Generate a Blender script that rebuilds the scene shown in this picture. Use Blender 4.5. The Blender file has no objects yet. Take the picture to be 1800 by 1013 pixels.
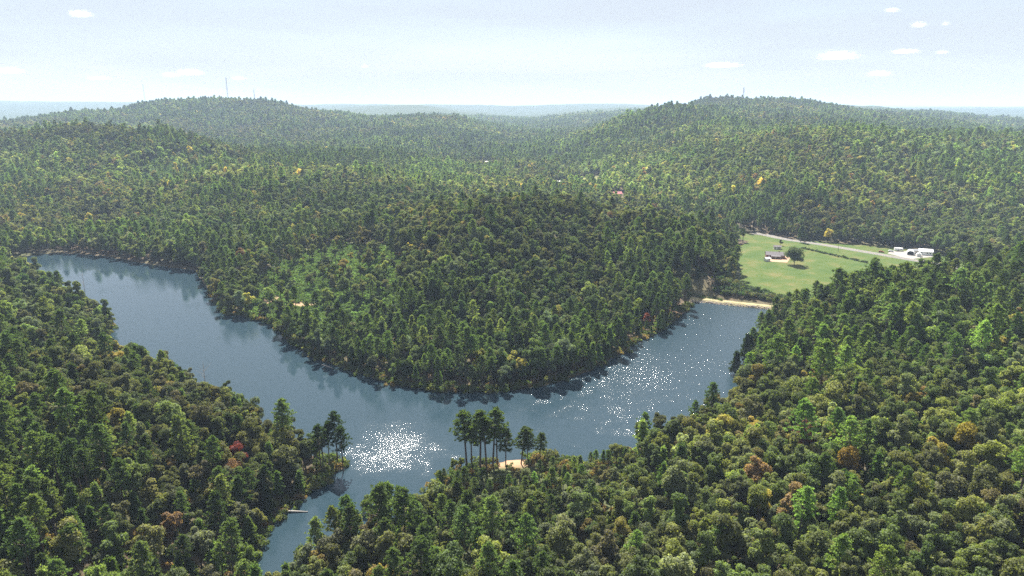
import bpy, bmesh, math, random
import numpy as np
from mathutils import Vector, Matrix
R = math.radians
rng = np.random.default_rng(7)
random.seed(7)
SC = bpy.context.scene
COL = SC.collection

# ------------------------------------------------------------------ camera, sky, sun, exposure
PITCH, FPX, CX, CY, HCAM = R(15.04), 1200.0, 900.0, 506.5, 120.0
cam_d = bpy.data.cameras.new('camera'); cam = bpy.data.objects.new('camera', cam_d); COL.objects.link(cam)
cam.location = (0, 0, HCAM); cam.rotation_euler = (R(90) - PITCH, 0, 0)
cam_d.sensor_width = 36; cam_d.lens = 36 * FPX / 1800
cam_d.clip_start = 1; cam_d.clip_end = 200000
SC.camera = cam
SUN_EL, SUN_AZ = R(49), R(-8)          # azimuth from +Y towards +X
wd = bpy.data.worlds.new('World'); SC.world = wd; wd.use_nodes = True
nt = wd.node_tree; nt.nodes.clear()
def N(tree, t, **kw):
    n = tree.nodes.new(t)
    for k, v in kw.items(): setattr(n, k, v)
    return n
out = N(nt, 'ShaderNodeOutputWorld'); bg = N(nt, 'ShaderNodeBackground')
sky = N(nt, 'ShaderNodeTexSky', sky_type='NISHITA')
sky.sun_disc = False; sky.sun_elevation = SUN_EL; sky.sun_rotation = SUN_AZ
sky.altitude = 300; sky.air_density = 1.0; sky.dust_density = 0.6; sky.ozone_density = 1.0
# thin cirrus: stretched noise in direction space, all round the sky
tc = N(nt, 'ShaderNodeTexCoord'); mp = N(nt, 'ShaderNodeMapping')
mp.inputs['Rotation'].default_value = (R(4), R(3), 0); mp.inputs['Scale'].default_value = (1.3, 2.0, 11)
cn = N(nt, 'ShaderNodeTexNoise'); cn.inputs['Scale'].default_value = 1.6; cn.inputs['Detail'].default_value = 7; cn.inputs['Distortion'].default_value = .5
cr = N(nt, 'ShaderNodeMapRange'); cr.inputs[1].default_value = .42; cr.inputs[2].default_value = .8; cr.inputs[3].default_value = .88; cr.inputs[4].default_value = .6
mx = N(nt, 'ShaderNodeMix', data_type='RGBA')
mx.inputs[7].default_value = (4.35, 4.65, 5.15, 1)
nt.links.new(tc.outputs['Generated'], mp.inputs[0]); nt.links.new(mp.outputs[0], cn.inputs['Vector'])
nt.links.new(cn.outputs[0], cr.inputs[0]); nt.links.new(cr.outputs[0], mx.inputs[0])
nt.links.new(sky.outputs[0], mx.inputs[6]); nt.links.new(mx.outputs[2], bg.inputs[0])
bg.inputs[1].default_value = 0.05
nt.links.new(bg.outputs[0], out.inputs[0])
sd = bpy.data.lights.new('sun', 'SUN'); sun = bpy.data.objects.new('sun', sd); COL.objects.link(sun)
sd.energy = 5.0; sd.angle = R(.53); sd.color = (1, .95, .86)
sdir = Vector((math.sin(SUN_AZ) * math.cos(SUN_EL), math.cos(SUN_AZ) * math.cos(SUN_EL), math.sin(SUN_EL)))
sun.rotation_euler = sdir.to_track_quat('Z', 'Y').to_euler(); sun.location = (0, 0, 400)
vs = SC.view_settings; vs.view_transform = 'Standard'; vs.look = 'None'; vs.gamma = 1; vs.exposure = 1.7; vs.use_curve_mapping = False
cy = SC.cycles
cy.max_bounces = 7; cy.diffuse_bounces = 4; cy.glossy_bounces = 3; cy.transmission_bounces = 3; cy.volume_bounces = 1; cy.transparent_max_bounces = 8
cy.use_denoising = False; cy.sample_clamp_indirect = 4; cy.use_adaptive_sampling = True; cy.adaptive_threshold = 0.015
cy.caustics_reflective = False; cy.caustics_refractive = False

# ------------------------------------------------------------------ pixel geometry (directions only)
cP, sP = math.cos(PITCH), math.sin(PITCH)
def ray(u, v):
    xr = (u - CX) / FPX; yr = -(v - CY) / FPX
    return np.array([xr, yr * sP + cP, yr * cP - sP])
def hit(u, v, z=0.):
    d = ray(u, v); t = (z - HCAM) / d[2]; return (d[0] * t, d[1] * t)
def at(u, v, y):
    d = ray(u, v); t = y / d[1]; return (d[0] * t, y, HCAM + d[2] * t)
def pix(x, y, z):
    zc = y * cP - (z - HCAM) * sP; yc = y * sP + (z - HCAM) * cP
    zc = np.where(zc < 1, 1e-3, zc)
    return CX + FPX * x / zc, CY - FPX * yc / zc
def sstep(a, b, x):
    t = np.clip((x - a) / (b - a), 0, 1); return t * t * (3 - 2 * t)

# ------------------------------------------------------------------ numpy value noise
_perm = np.random.default_rng(3).random((256, 256))
def vnoise(x, y):
    xi = np.floor(x).astype(int); yi = np.floor(y).astype(int); fx = x - xi; fy = y - yi
    fx = fx * fx * (3 - 2 * fx); fy = fy * fy * (3 - 2 * fy)
    g = lambda a, b: _perm[a & 255, b & 255]
    return (g(xi, yi) * (1 - fx) + g(xi + 1, yi) * fx) * (1 - fy) + (g(xi, yi + 1) * (1 - fx) + g(xi + 1, yi + 1) * fx) * fy
def fbm(x, y, wl, o=3):
    s = 0; a = 1; t = 0
    for i in range(o):
        s = s + a * (vnoise(x / wl + 17.3 * i, y / wl - 9.1 * i) - .5); t += a; a *= .5; wl *= .5
    return s / t * 2

# ------------------------------------------------------------------ lake outline (metres)
far = [hit(*p) for p in [(40, 452), (75, 447), (130, 446), (190, 452), (260, 466), (345, 475), (360, 497), (372, 520), (400, 553), (440, 560), (480, 570), (500, 592), (560, 635), (640, 660), (700, 678), (760, 688), (860, 692), (950, 682), (1030, 655), (1110, 610), (1160, 585), (1205, 550), (1222, 529), (1290, 533), (1362, 545)]]
LAKE = far + [(170, 390), (150, 372), (132, 345), (118, 318), (108, 296), (98, 268), (90, 255), (75, 239), (58, 226), (39, 214), (24, 212), (14, 216), (2, 215), (-12, 211), (-24, 201), (-26, 190), (-29, 178), (-44, 167), (-57, 152), (-66, 137), (-69, 124), (-74, 126), (-71, 145), (-70, 157), (-70, 176), (-67, 188), (-62, 200), (-55, 212), (-62, 215), (-74, 220), (-90, 230), (-111, 248), (-155, 283), (-190, 310), (-208, 326), (-222, 360), (-255, 392), (-292, 425), (-340, 470), (-400, 520)]
LAKE = np.array(LAKE)
def inpoly(x, y, P):
    r = np.zeros(x.shape, bool); n = len(P); j = n - 1
    for i in range(n):
        xi, yi = P[i]; xj, yj = P[j]
        c = ((yi > y) != (yj > y)) & (x < (xj - xi) * (y - yi) / ((yj - yi) or 1e-9) + xi)
        r ^= c; j = i
    return r
def pdist(x, y, P, closed=True):
    d = np.full(x.shape, 1e9); n = len(P)
    for i in range(n if closed else n - 1):
        ax, ay = P[i]; bx, by = P[(i + 1) % n]; dx, dy = bx - ax, by - ay
        t = np.clip(((x - ax) * dx + (y - ay) * dy) / (dx * dx + dy * dy + 1e-9), 0, 1)
        d = np.minimum(d, np.hypot(x - ax - t * dx, y - ay - t * dy))
    return d
def sdist(x, y, P):
    d = pdist(x, y, P); return np.where(inpoly(x, y, P), -d, d)
def rough_sd(x, y):     # a slightly uneven shoreline
    return sdist(x, y, LAKE) + 1.6 * fbm(x, y, 14, 2)

VZ = -6.0
ROADP = np.array([hit(u, v, VZ) for u, v in [(1325, 410), (1345, 413), (1366, 418), (1390, 422.5), (1412, 425.5), (1450, 431), (1500, 439.5), (1550, 448), (1590, 455), (1640, 463), (1700, 474)]])
CLEARZ = np.array([(150, 455), (118, 436), (112, 426), (174, 397), (166, 378), (185, 384), (205, 390), (240, 392), (300, 420), (380, 470), (430, 540), (330, 545), (205, 500)])
VALLEY = np.array([(152, 456), (166, 447), (205, 438), (255, 450), (330, 490), (378, 535), (370, 586), (362, 603), (350, 612), (300, 634), (262, 655), (225, 700), (205, 690), (225, 640), (196, 600), (188, 560), (172, 500)])

# ------------------------------------------------------------------ terrain control points: canopy pixels at a forward distance, or ground heights
TH = 18.0
cols = {
 -250: [(1013, 105), (800, 150), (600, 240), (470, 400), (425, 500), (390, 620), (340, 780), (290, 920), (250, 1080), (236, 1150), ('g', 1500, 25), (218, 2300), ('g', 3200, 20)],
 0: [(1013, 105), (800, 150), (600, 240), (470, 400), (432, 480), (400, 600), (350, 750), (300, 900), (250, 1080), (234, 1150), ('g', 1500, 25), (216, 2300), ('g', 3200, 20)],
 120: [('g', 1400, 18), (218, 1150), (196, 2450)],
 200: [(1013, 105), (800, 150), (650, 215), (415, 555), (382, 650), (340, 760), (300, 900), (260, 1020), (216, 1150), ('g', 1400, 18), ('g', 1650, 18), (192, 2500), ('g', 3500, 20)],
 300: [(225, 1130), (180, 2500), ('g', 1350, 16), ('g', 1650, 16), (300, 880), (250, 1040)],
 400: [(1013, 118), (850, 160), (760, 190), (705, 225), (500, 395), (440, 450), (400, 540), (350, 680), (310, 800), (285, 900), (262, 1020), ('g', 1350, 22), (250, 1700), (215, 2200), (171, 2500), ('g', 3500, 20)],
 470: [(177, 2500), (285, 1000), ('g', 1250, 22)],
 600: [(590, 312), (520, 370), (450, 430), (400, 520), (350, 650), (310, 820), (290, 980), (270, 1200), (250, 1600), (225, 2100), (203, 2500), ('g', 3500, 20)],
 700: [(204, 2500), ('g', 3400, 20), (187, 5000)],
 800: [(1013, 115), (900, 150), (840, 178), (625, 280), (560, 316), (500, 352), (450, 390), (390, 460), (341, 560), ('g', 630, 18), ('g', 720, 5), (320, 860), (300, 1050), (285, 1260), (262, 1600), (240, 1900), (206, 2500), ('g', 3400, 15), (190, 5000)],
 900: [(1013, 110), (900, 145), (845, 172), (625, 280), (560, 315), (500, 355), (443, 400), (385, 460), (331, 530), ('g', 600, 22), ('g', 680, 5), ('g', 780, 2), (322, 905), (300, 1080), (280, 1300), (262, 1600), (250, 1900), (228, 2500), ('g', 3300, 10)],
 960: [(332, 535), (205, 4200)],
 1000: [(1013, 108), (900, 140), (830, 165), (770, 195), (600, 302), (520, 352), (450, 410), (390, 470), (334, 535), ('g', 600, 18), ('g', 670, 3), ('g', 760, 0), (330, 850), (310, 980), (290, 1180), (270, 1400), (255, 1600), (241, 1800), ('g', 2600, 15)],
 1080: [(208, 1700), ('g', 2400, 30), (189, 4500)],
 1150: [(1013, 108), (900, 138), (800, 172), (740, 205), (545, 352), (500, 385), (450, 430), (400, 480), (361, 535), ('g', 600, 8), ('g', 680, -2), ('g', 730, -2), (345, 780), (320, 880), (290, 1020), (250, 1300), (215, 1550), (187, 1750), ('g', 2300, 60)],
 1200: [(183, 1800), (225, 1450)],
 1250: [(172, 2700), (218, 1350)],
 1280: [(1013, 105), (900, 135), (800, 168), (720, 205), (670, 240), (440, 440), (405, 500), (380, 560), ('g', 620, -4), ('g', 690, -4), (368, 720), (340, 800), (300, 900), (260, 1050), (225, 1300), ('g', 1700, 62), (173, 2700), ('g', 3500, 30)],
 1400: [(1013, 102), (900, 130), (800, 160), (700, 205), (620, 265), (560, 325), (520, 360), ('g', 450, -6), ('g', 560, -6), ('g', 640, -6), (380, 662), (340, 740), (300, 840), (250, 1000), (224, 1150), ('g', 1500, 55), (179, 2750), ('g', 3500, 30), (183, 4600)],
 1500: [(227, 1100), (500, 350), ('g', 430, -2)],
 1600: [(1013, 100), (900, 128), (800, 155), (700, 195), (600, 255), (520, 320), (474, 365), ('g', 440, 2), ('g', 500, -6), ('g', 600, -6), (392, 640), (340, 760), (300, 860), (250, 990), (236, 1050), ('g', 1400, 45), (200, 2900), (192, 4800)],
 1700: [(464, 372), ('g', 450, 4)],
 1800: [(1013, 95), (900, 120), (800, 148), (700, 185), (600, 240), (520, 300), (452, 375), ('g', 460, 8), ('g', 540, -4), (395, 622), (340, 750), (300, 840), (262, 950), (250, 1000), ('g', 1400, 35), (235, 2000), ('g', 3500, 25)],
 2080: [(1013, 95), (800, 148), (600, 240), (520, 300), (441, 380), ('g', 460, 10), ('g', 540, 0), (390, 622), (340, 750), (300, 840), (255, 950), ('g', 1400, 35), (235, 2000), ('g', 3500, 25)],
}
cp = []
for u, L in cols.items():
    for e in L:
        if e[0] == 'g': x, y, _ = at(u, 300, e[1]); cp.append((x, y, e[2]))
        else: x, y, z = at(u, e[0], e[1]); cp.append((x, y, z - TH))
for az in (-50, -25, 0, 25, 50):
    for r, z in ((6300, 25), (16000, 40), (40000, 30), (40, 18)):
        cp.append((r * math.sin(R(az)), r * math.cos(R(az)), z))
for u, v, y in [(-200, 181, 9500), (0, 180, 9500), (150, 181, 9000), (300, 182, 9000), (450, 187, 8000), (600, 186, 7500), (720, 185, 5200), (860, 188, 7600), (1000, 186, 8500), (1090, 187, 5600), (1450, 182, 4600), (1540, 187, 4700), (1700, 190, 9000), (1900, 190, 9000)]:
    x, y, z = at(u, v, y); cp.append((x, y, z))
cp = np.array(cp)
def wc(x, y):
    az = np.arctan2(x, y); r = np.hypot(x, y)
    return np.clip(az, R(-50), R(50)) * 2.2, np.log(np.maximum(r, 30)), az, r
ca, cb, _, _ = wc(cp[:, 0], cp[:, 1])
def kern(a, b, a2, b2): return np.sqrt((a[:, None] - a2[None]) ** 2 + (b[:, None] - b2[None]) ** 2 + .0016)
K = kern(ca, cb, ca, cb); zm = 20.0
Wt = np.linalg.solve(K - 0.004 * np.eye(len(K)), cp[:, 2] - zm)
def height(x, y):
    x = np.asarray(x, float).ravel(); y = np.asarray(y, float).ravel(); z = np.empty(x.shape)
    for s in range(0, len(x), 40000):
        a, b, az, r = wc(x[s:s + 40000], y[s:s + 40000])
        z[s:s + 40000] = zm + kern(a, b, ca, cb) @ Wt
    az = np.abs(np.arctan2(x, y)); r = np.hypot(x, y)
    w = sstep(R(60), R(150), az); z = z * (1 - w) + 20 * w
    z += 2.2 * fbm(x, y, 70, 3) * sstep(20, 120, r) + 9 * fbm(x, y, 420, 3) * sstep(1300, 2600, r) + 9 * fbm(x - 77, y + 31, 260, 2) * sstep(650, 1100, r) + 40 * fbm(x + 900, y, 2600, 3) * sstep(3800, 7000, r)
    z += 60 * np.maximum(fbm(x, y - 4000, 5200, 2), 0) * sstep(7000, 12000, r)
    m = r < 900
    if m.any():
        xm, ym = x[m], y[m]; d = rough_sd(xm, ym); zz = z[m]
        v = sdist(xm, ym, VALLEY); k = np.maximum(sstep(28, 0, v), sstep(26, 9, pdist(xm, ym, ROADP, False))); zz = zz * (1 - k) + VZ * k
        bank = .12 + .12 * np.maximum(d, 0)
        s = sstep(0, 42, d); zz = np.where(d > 0, bank * (1 - s) + zz * s, -np.minimum(.05 + .28 * -d, 5))
        z[m] = zz
    return np.clip(z, -7, 235)
def height1(x, y): return float(height(np.array([x]), np.array([y]))[0])
def canopy_hit(u, v, hh):
    d = ray(u, v); ts = np.geomspace(60, 4000, 900); z = height(d[0] * ts, d[1] * ts)
    k = np.argmax(HCAM + d[2] * ts <= z + hh); return d[0] * ts[k], d[1] * ts[k]

# ------------------------------------------------------------------ materials
def mat(name):
    m = bpy.data.materials.new(name); m.use_nodes = True; t = m.node_tree
    return m, t, t.nodes['Principled BSDF'], t.nodes['Material Output']
def simple(name, rgb, rough=.8, var=.15, scale=3., metallic=0.):
    m, t, b, o = mat(name); no = N(t, 'ShaderNodeTexNoise'); no.inputs['Scale'].default_value = scale; no.inputs['Detail'].default_value = 4
    tcn = N(t, 'ShaderNodeTexCoord'); t.links.new(tcn.outputs['Object'], no.inputs['Vector'])
    r = N(t, 'ShaderNodeMapRange'); r.inputs[3].default_value = 1 - var; r.inputs[4].default_value = 1 + var
    t.links.new(no.outputs[0], r.inputs[0])
    mu = N(t, 'ShaderNodeVectorMath', operation='SCALE'); mu.inputs[0].default_value = rgb
    t.links.new(r.outputs[0], mu.inputs['Scale']); t.links.new(mu.outputs[0], b.inputs['Base Color'])
    b.inputs['Roughness'].default_value = rough; b.inputs['Metallic'].default_value = metallic
    return m
def leaf_mat(name, noise_scale=.8, transl=.55):
    m, t, b, o = mat(name); t.nodes.remove(b)
    at_ = N(t, 'ShaderNodeAttribute', attribute_type='INSTANCER', attribute_name='tint')
    tcn = N(t, 'ShaderNodeTexCoord'); no = N(t, 'ShaderNodeTexNoise'); no.inputs['Scale'].default_value = noise_scale; no.inputs['Detail'].default_value = 3
    t.links.new(tcn.outputs['Object'], no.inputs['Vector'])
    r = N(t, 'ShaderNodeMapRange'); r.inputs[1].default_value = .3; r.inputs[2].default_value = .7; r.inputs[3].default_value = .7; r.inputs[4].default_value = 1.35
    t.links.new(no.outputs[0], r.inputs[0])
    mu = N(t, 'ShaderNodeVectorMath', operation='SCALE'); t.links.new(at_.outputs['Color'], mu.inputs[0]); t.links.new(r.outputs[0], mu.inputs['Scale'])
    di = N(t, 'ShaderNodeBsdfDiffuse'); tr = N(t, 'ShaderNodeBsdfTranslucent'); gl = N(t, 'ShaderNodeBsdfGlossy'); gl.inputs['Roughness'].default_value = .6
    gl.inputs['Color'].default_value = (.9, .95, 1, 1)
    m1 = N(t, 'ShaderNodeMixShader'); m1.inputs[0].default_value = transl; m2 = N(t, 'ShaderNodeMixShader'); m2.inputs[0].default_value = .012
    t.links.new(mu.outputs[0], di.inputs[0])
    tw = N(t, 'ShaderNodeVectorMath', operation='MULTIPLY'); tw.inputs[1].default_value = (1.25, 1.3, .6); t.links.new(mu.outputs[0], tw.inputs[0]); t.links.new(tw.outputs[0], tr.inputs[0])
    t.links.new(di.outputs[0], m1.inputs[1]); t.links.new(tr.outputs[0], m1.inputs[2]); t.links.new(m1.outputs[0], m2.inputs[1]); t.links.new(gl.outputs[0], m2.inputs[2])
    t.links.new(m2.outputs[0], o.inputs[0]); return m
M = {}
M['leaf'] = leaf_mat('leaves'); M['needle'] = leaf_mat('needles', 1.2, .5)
M['bark'] = simple('bark', (.075, .058, .046), .9, .35, 2); M['pinebark'] = simple('pine_bark', (.085, .058, .044), .9, .35, 2); M['deadwood'] = simple('dead_wood', (.36, .33, .30), .8, .2, 3)

def ground_mat():
    m, t, b, o = mat('forest_ground'); a = N(t, 'ShaderNodeAttribute', attribute_name='cover')
    g = N(t, 'ShaderNodeNewGeometry'); n1 = N(t, 'ShaderNodeTexNoise'); n1.inputs['Scale'].default_value = .09; n1.inputs['Detail'].default_value = 8; n1.inputs['Roughness'].default_value = .65
    t.links.new(g.outputs['Position'], n1.inputs['Vector'])
    r = N(t, 'ShaderNodeMapRange'); r.inputs[1].default_value = .3; r.inputs[2].default_value = .7; r.inputs[3].default_value = .6; r.inputs[4].default_value = 1.4
    t.links.new(n1.outputs[0], r.inputs[0]); mu = N(t, 'ShaderNodeVectorMath', operation='SCALE')
    t.links.new(a.outputs['Color'], mu.inputs[0]); t.links.new(r.outputs[0], mu.inputs['Scale']); t.links.new(mu.outputs[0], b.inputs['Base Color'])
    b.inputs['Roughness'].default_value = .95; b.inputs['Specular IOR Level'].default_value = .1
    bp = N(t, 'ShaderNodeBump'); bp.inputs['Strength'].default_value = .6; bp.inputs['Distance'].default_value = .6; t.links.new(n1.outputs[0], bp.inputs['Height']); t.links.new(bp.outputs[0], b.inputs['Normal'])
    return m
M['ground'] = ground_mat()
def grass_mat():
    m, t, b, o = mat('meadow_grass'); g = N(t, 'ShaderNodeNewGeometry')
    n1 = N(t, 'ShaderNodeTexNoise'); n1.inputs['Scale'].default_value = .05; n1.inputs['Detail'].default_value = 8; n1.inputs['Roughness'].default_value = .65; t.links.new(g.outputs['Position'], n1.inputs['Vector'])
    c = N(t, 'ShaderNodeValToRGB'); e = c.color_ramp.elements; e[0].position = .36; e[0].color = (.045, .080, .016, 1); e[1].position = .66; e[1].color = (.115, .11, .038, 1); x = e.new(.52); x.color = (.066, .095, .022, 1)
    t.links.new(n1.outputs[0], c.inputs[0]); t.links.new(c.outputs[0], b.inputs['Base Color']); b.inputs['Roughness'].default_value = .95; b.inputs['Specular IOR Level'].default_value = .1
    return m
M['grass'] = grass_mat()
M['asphalt'] = simple('asphalt', (.095, .093, .095), .85, .12, .4); M['dirt'] = simple('sandy_dirt', (.33, .21, .13), .95, .2, .2); M['gravel'] = simple('pale_gravel', (.24, .22, .20), .95, .15, .3)
M['paint'] = simple('white_paint', (.78, .78, .76), .6, .05); M['brick'] = simple('red_brick', (.20, .075, .055), .9, .2, 2); M['shingle'] = simple('grey_shingles', (.13, .115, .12), .9, .15, 1.5)
M['redroof'] = simple('red_metal_roof', (.45, .10, .12), .5, .08); M['whiteroof'] = simple('white_metal_roof', (.75, .76, .78), .4, .06); M['glass'] = simple('window_glass', (.03, .04, .05), .08, .05)
M['dark'] = simple('dark_interior', (.02, .02, .022), .9, .1); M['steel'] = simple('galvanised_steel', (.22, .23, .25), .6, .1, 2, .2); M['tyre'] = simple('tyre_rubber', (.02, .02, .02), .9, .1)
M['rock'] = simple('riprap_rock', (.36, .30, .27), .95, .3, .6); M['tan'] = simple('tan_siding', (.45, .42, .37), .8, .08)

def water_mat():
    m, t, b, o = mat('lake_water'); g = N(t, 'ShaderNodeNewGeometry')
    b.inputs['Base Color'].default_value = (.021, .039, .052, 1); b.inputs['IOR'].default_value = 1.333; b.inputs['Roughness'].default_value = .14
    # wind: ripples are strong in gusty patches and in the open arm, weak in the sheltered water
    def blob(c, rx, ry, rot, soft):
        mpn = N(t, 'ShaderNodeMapping', vector_type='TEXTURE'); mpn.inputs['Location'].default_value = (c[0], c[1], 0); mpn.inputs['Rotation'].default_value = (0, 0, rot); mpn.inputs['Scale'].default_value = (rx, ry, 1)
        wn = N(t, 'ShaderNodeTexNoise'); wn.inputs['Scale'].default_value = .13; wn.inputs['Detail'].default_value = 5; t.links.new(g.outputs['Position'], wn.inputs['Vector'])
        t.links.new(g.outputs['Position'], mpn.inputs[0]); ln = N(t, 'ShaderNodeVectorMath', operation='LENGTH'); t.links.new(mpn.outputs[0], ln.inputs[0])
        ad = N(t, 'ShaderNodeMath', operation='MULTIPLY_ADD'); t.links.new(wn.outputs[0], ad.inputs[0]); ad.inputs[1].default_value = 1.7; t.links.new(ln.outputs['Value'], ad.inputs[2])
        r = N(t, 'ShaderNodeMapRange', interpolation_type='SMOOTHSTEP'); t.links.new(ad.outputs[0], r.inputs[0]); r.inputs[1].default_value = 1.85 + soft; r.inputs[2].default_value = 1.85 - soft; r.inputs[3].default_value = 0; r.inputs[4].default_value = 1
        return r.outputs[0]
    c1 = hit(685, 775); c2 = hit(1190, 600)
    p1 = blob(c1, 17, 24, R(12), 1.0); p2 = blob(c2, 55, 120, R(-28), .5)
    s = N(t, 'ShaderNodeMath', operation='MULTIPLY_ADD'); t.links.new(p1, s.inputs[0]); s.inputs[1].default_value = .5; s.inputs[2].default_value = .10
    s2 = N(t, 'ShaderNodeMath', operation='MULTIPLY_ADD'); t.links.new(p2, s2.inputs[0]); s2.inputs[1].default_value = .6; t.links.new(s.outputs[0], s2.inputs[2])
    rl = N(t, 'ShaderNodeMapRange'); t.links.new(s2.outputs[0], rl.inputs[0]); rl.inputs[1].default_value = .08; rl.inputs[2].default_value = .6; rl.inputs[3].default_value = .05; rl.inputs[4].default_value = .14; t.links.new(rl.outputs[0], b.inputs['Roughness'])
    lane = N(t, 'ShaderNodeTexNoise'); lane.inputs['Scale'].default_value = .018; lane.inputs['Detail'].default_value = 3; t.links.new(g.outputs['Position'], lane.inputs['Vector'])
    lm_ = N(t, 'ShaderNodeMapRange', interpolation_type='SMOOTHSTEP'); t.links.new(lane.outputs[0], lm_.inputs[0]); lm_.inputs[1].default_value = .45; lm_.inputs[2].default_value = .58; lm_.inputs[3].default_value = .03; lm_.inputs[4].default_value = .16; t.links.new(lm_.outputs[0], s.inputs[2])
    w = N(t, 'ShaderNodeTexNoise'); w.inputs['Scale'].default_value = 3.2; w.inputs['Detail'].default_value = 2; w.inputs['Roughness'].default_value = .55
    mpw = N(t, 'ShaderNodeMapping'); mpw.inputs['Scale'].default_value = (1, .75, 1); t.links.new(g.outputs['Position'], mpw.inputs[0]); t.links.new(mpw.outputs[0], w.inputs['Vector'])
    bp = N(t, 'ShaderNodeBump'); bp.inputs['Distance'].default_value = .19; t.links.new(s2.outputs[0], bp.inputs['Strength']); t.links.new(w.outputs[0], bp.inputs['Height']); t.links.new(bp.outputs[0], b.inputs['Normal'])
    return m
M['water'] = water_mat()

# ------------------------------------------------------------------ mesh helpers
def link(name, me, m=None, parent=None, loc=None):
    o = bpy.data.objects.new(name, me); COL.objects.link(o)
    if m is not None and not me.materials:
        for q in (m if isinstance(m, (list, tuple)) else [m]): me.materials.append(q)
    if parent: o.parent = parent
    if loc is not None: o.location = loc
    return o
def tag(o, label=None, cat=None, group=None, kind=None):
    if label: o['label'] = label
    if cat: o['category'] = cat
    if group: o['group'] = group
    if kind: o['kind'] = kind
    return o
def empty(name, loc, rz=0):
    o = bpy.data.objects.new(name, None); COL.objects.link(o); o.location = loc; o.rotation_euler = (0, 0, rz); o.empty_display_size = .5; return o
def np_mesh(name, V, F, mi=None, smooth=False):
    V = np.asarray(V, np.float32); me = bpy.data.meshes.new(name); F = np.asarray(F, np.int32); k = F.shape[1]
    me.vertices.add(len(V)); me.vertices.foreach_set('co', V.ravel()); me.loops.add(F.size); me.loops.foreach_set('vertex_index', F.ravel())
    me.polygons.add(len(F)); me.polygons.foreach_set('loop_start', np.arange(0, F.size, k, dtype=np.int32))
    if mi is not None: me.polygons.foreach_set('material_index', np.asarray(mi, np.int32))
    if smooth: me.polygons.foreach_set('use_smooth', np.ones(len(F), bool))
    me.update(calc_edges=True); return me
class MB:
    def __init__(s): s.v = []; s.f = []
    def box(s, c, d, rz=0, taper=1.):
        n = len(s.v); cx, cy_, cz = c; hx, hy, hz = d[0] / 2, d[1] / 2, d[2] / 2; co, si = math.cos(rz), math.sin(rz)
        for z in (-1, 1):
            k = taper if z > 0 else 1
            for a, b in ((-1, -1), (1, -1), (1, 1), (-1, 1)):
                x, y = a * hx * k, b * hy * k; s.v.append((cx + x * co - y * si, cy_ + x * si + y * co, cz + z * hz))
        s.f += [tuple(n + i for i in q) for q in ((3, 2, 1, 0), (4, 5, 6, 7), (0, 1, 5, 4), (1, 2, 6, 5), (2, 3, 7, 6), (3, 0, 4, 7))]; return s
    def tube(s, pts, rad, k=6):
        n = len(s.v); P = [Vector(p) for p in pts]
        for i, p in enumerate(P):
            d = (P[min(i + 1, len(P) - 1)] - P[max(i - 1, 0)]).normalized(); a = d.orthogonal().normalized(); b = d.cross(a); r = rad[i] if isinstance(rad, (list, tuple)) else rad
            for j in range(k):
                t = 2 * math.pi * j / k; s.v.append(tuple(p + (a * math.cos(t) + b * math.sin(t)) * r))
        for i in range(len(P) - 1):
            for j in range(k):
                s.f.append((n + i * k + j, n + i * k + (j + 1) % k, n + (i + 1) * k + (j + 1) % k, n + (i + 1) * k + j))
        s.f.append(tuple(n + j for j in reversed(range(k)))); s.f.append(tuple(n + (len(P) - 1) * k + j for j in range(k))); return s
    def prism(s, prof, x0, x1):          # profile in (y,z), extruded along x
        n = len(s.v); k = len(prof)
        for x in (x0, x1): s.v += [(x, p[0], p[1]) for p in prof]
        for j in range(k): s.f.append((n + j, n + (j + 1) % k, n + k + (j + 1) % k, n + k + j))
        s.f.append(tuple(n + j for j in reversed(range(k)))); s.f.append(tuple(n + k + j for j in range(k))); return s
    def mesh(s, name, smooth=False):
        me = bpy.data.meshes.new(name); me.from_pydata(s.v, [], s.f)
        bm = bmesh.new(); bm.from_mesh(me); bmesh.ops.recalc_face_normals(bm, faces=bm.faces); bm.to_mesh(me); bm.free()
        if smooth: me.polygons.foreach_set('use_smooth', np.ones(len(me.polygons), bool))
        return me
    def build(s, name, m, parent=None, loc=None, smooth=False): return link(name, s.mesh(name, smooth), m, parent, loc)

# ------------------------------------------------------------------ ground: one polar sheet round the camera, fine ahead, to the horizon
az = np.concatenate([np.arange(-52, 52.01, .25), np.arange(56, 308, 4)]); az = R(1) * az
rr = np.geomspace(14, 42000, 500)
A, RR = np.meshgrid(az, rr); GX = (RR * np.sin(A)).ravel(); GY = (RR * np.cos(A)).ravel(); GZ = height(GX, GY)
na, nr_ = len(az), len(rr)
i, j = np.meshgrid(np.arange(nr_ - 1), np.arange(na), indexing='ij'); j2 = (j + 1) % na
F = np.stack([i * na + j, (i + 1) * na + j, (i + 1) * na + j2, i * na + j2], -1).reshape(-1, 4)
me = np_mesh('ground', np.stack([GX, GY, GZ], 1), F, smooth=True)
bm = bmesh.new(); bm.from_mesh(me); bm.verts.ensure_lookup_table(); bm.faces.new([bm.verts[k] for k in range(na)]); bmesh.ops.recalc_face_normals(bm, faces=bm.faces[-1:]); bm.to_mesh(me); bm.free()
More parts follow.
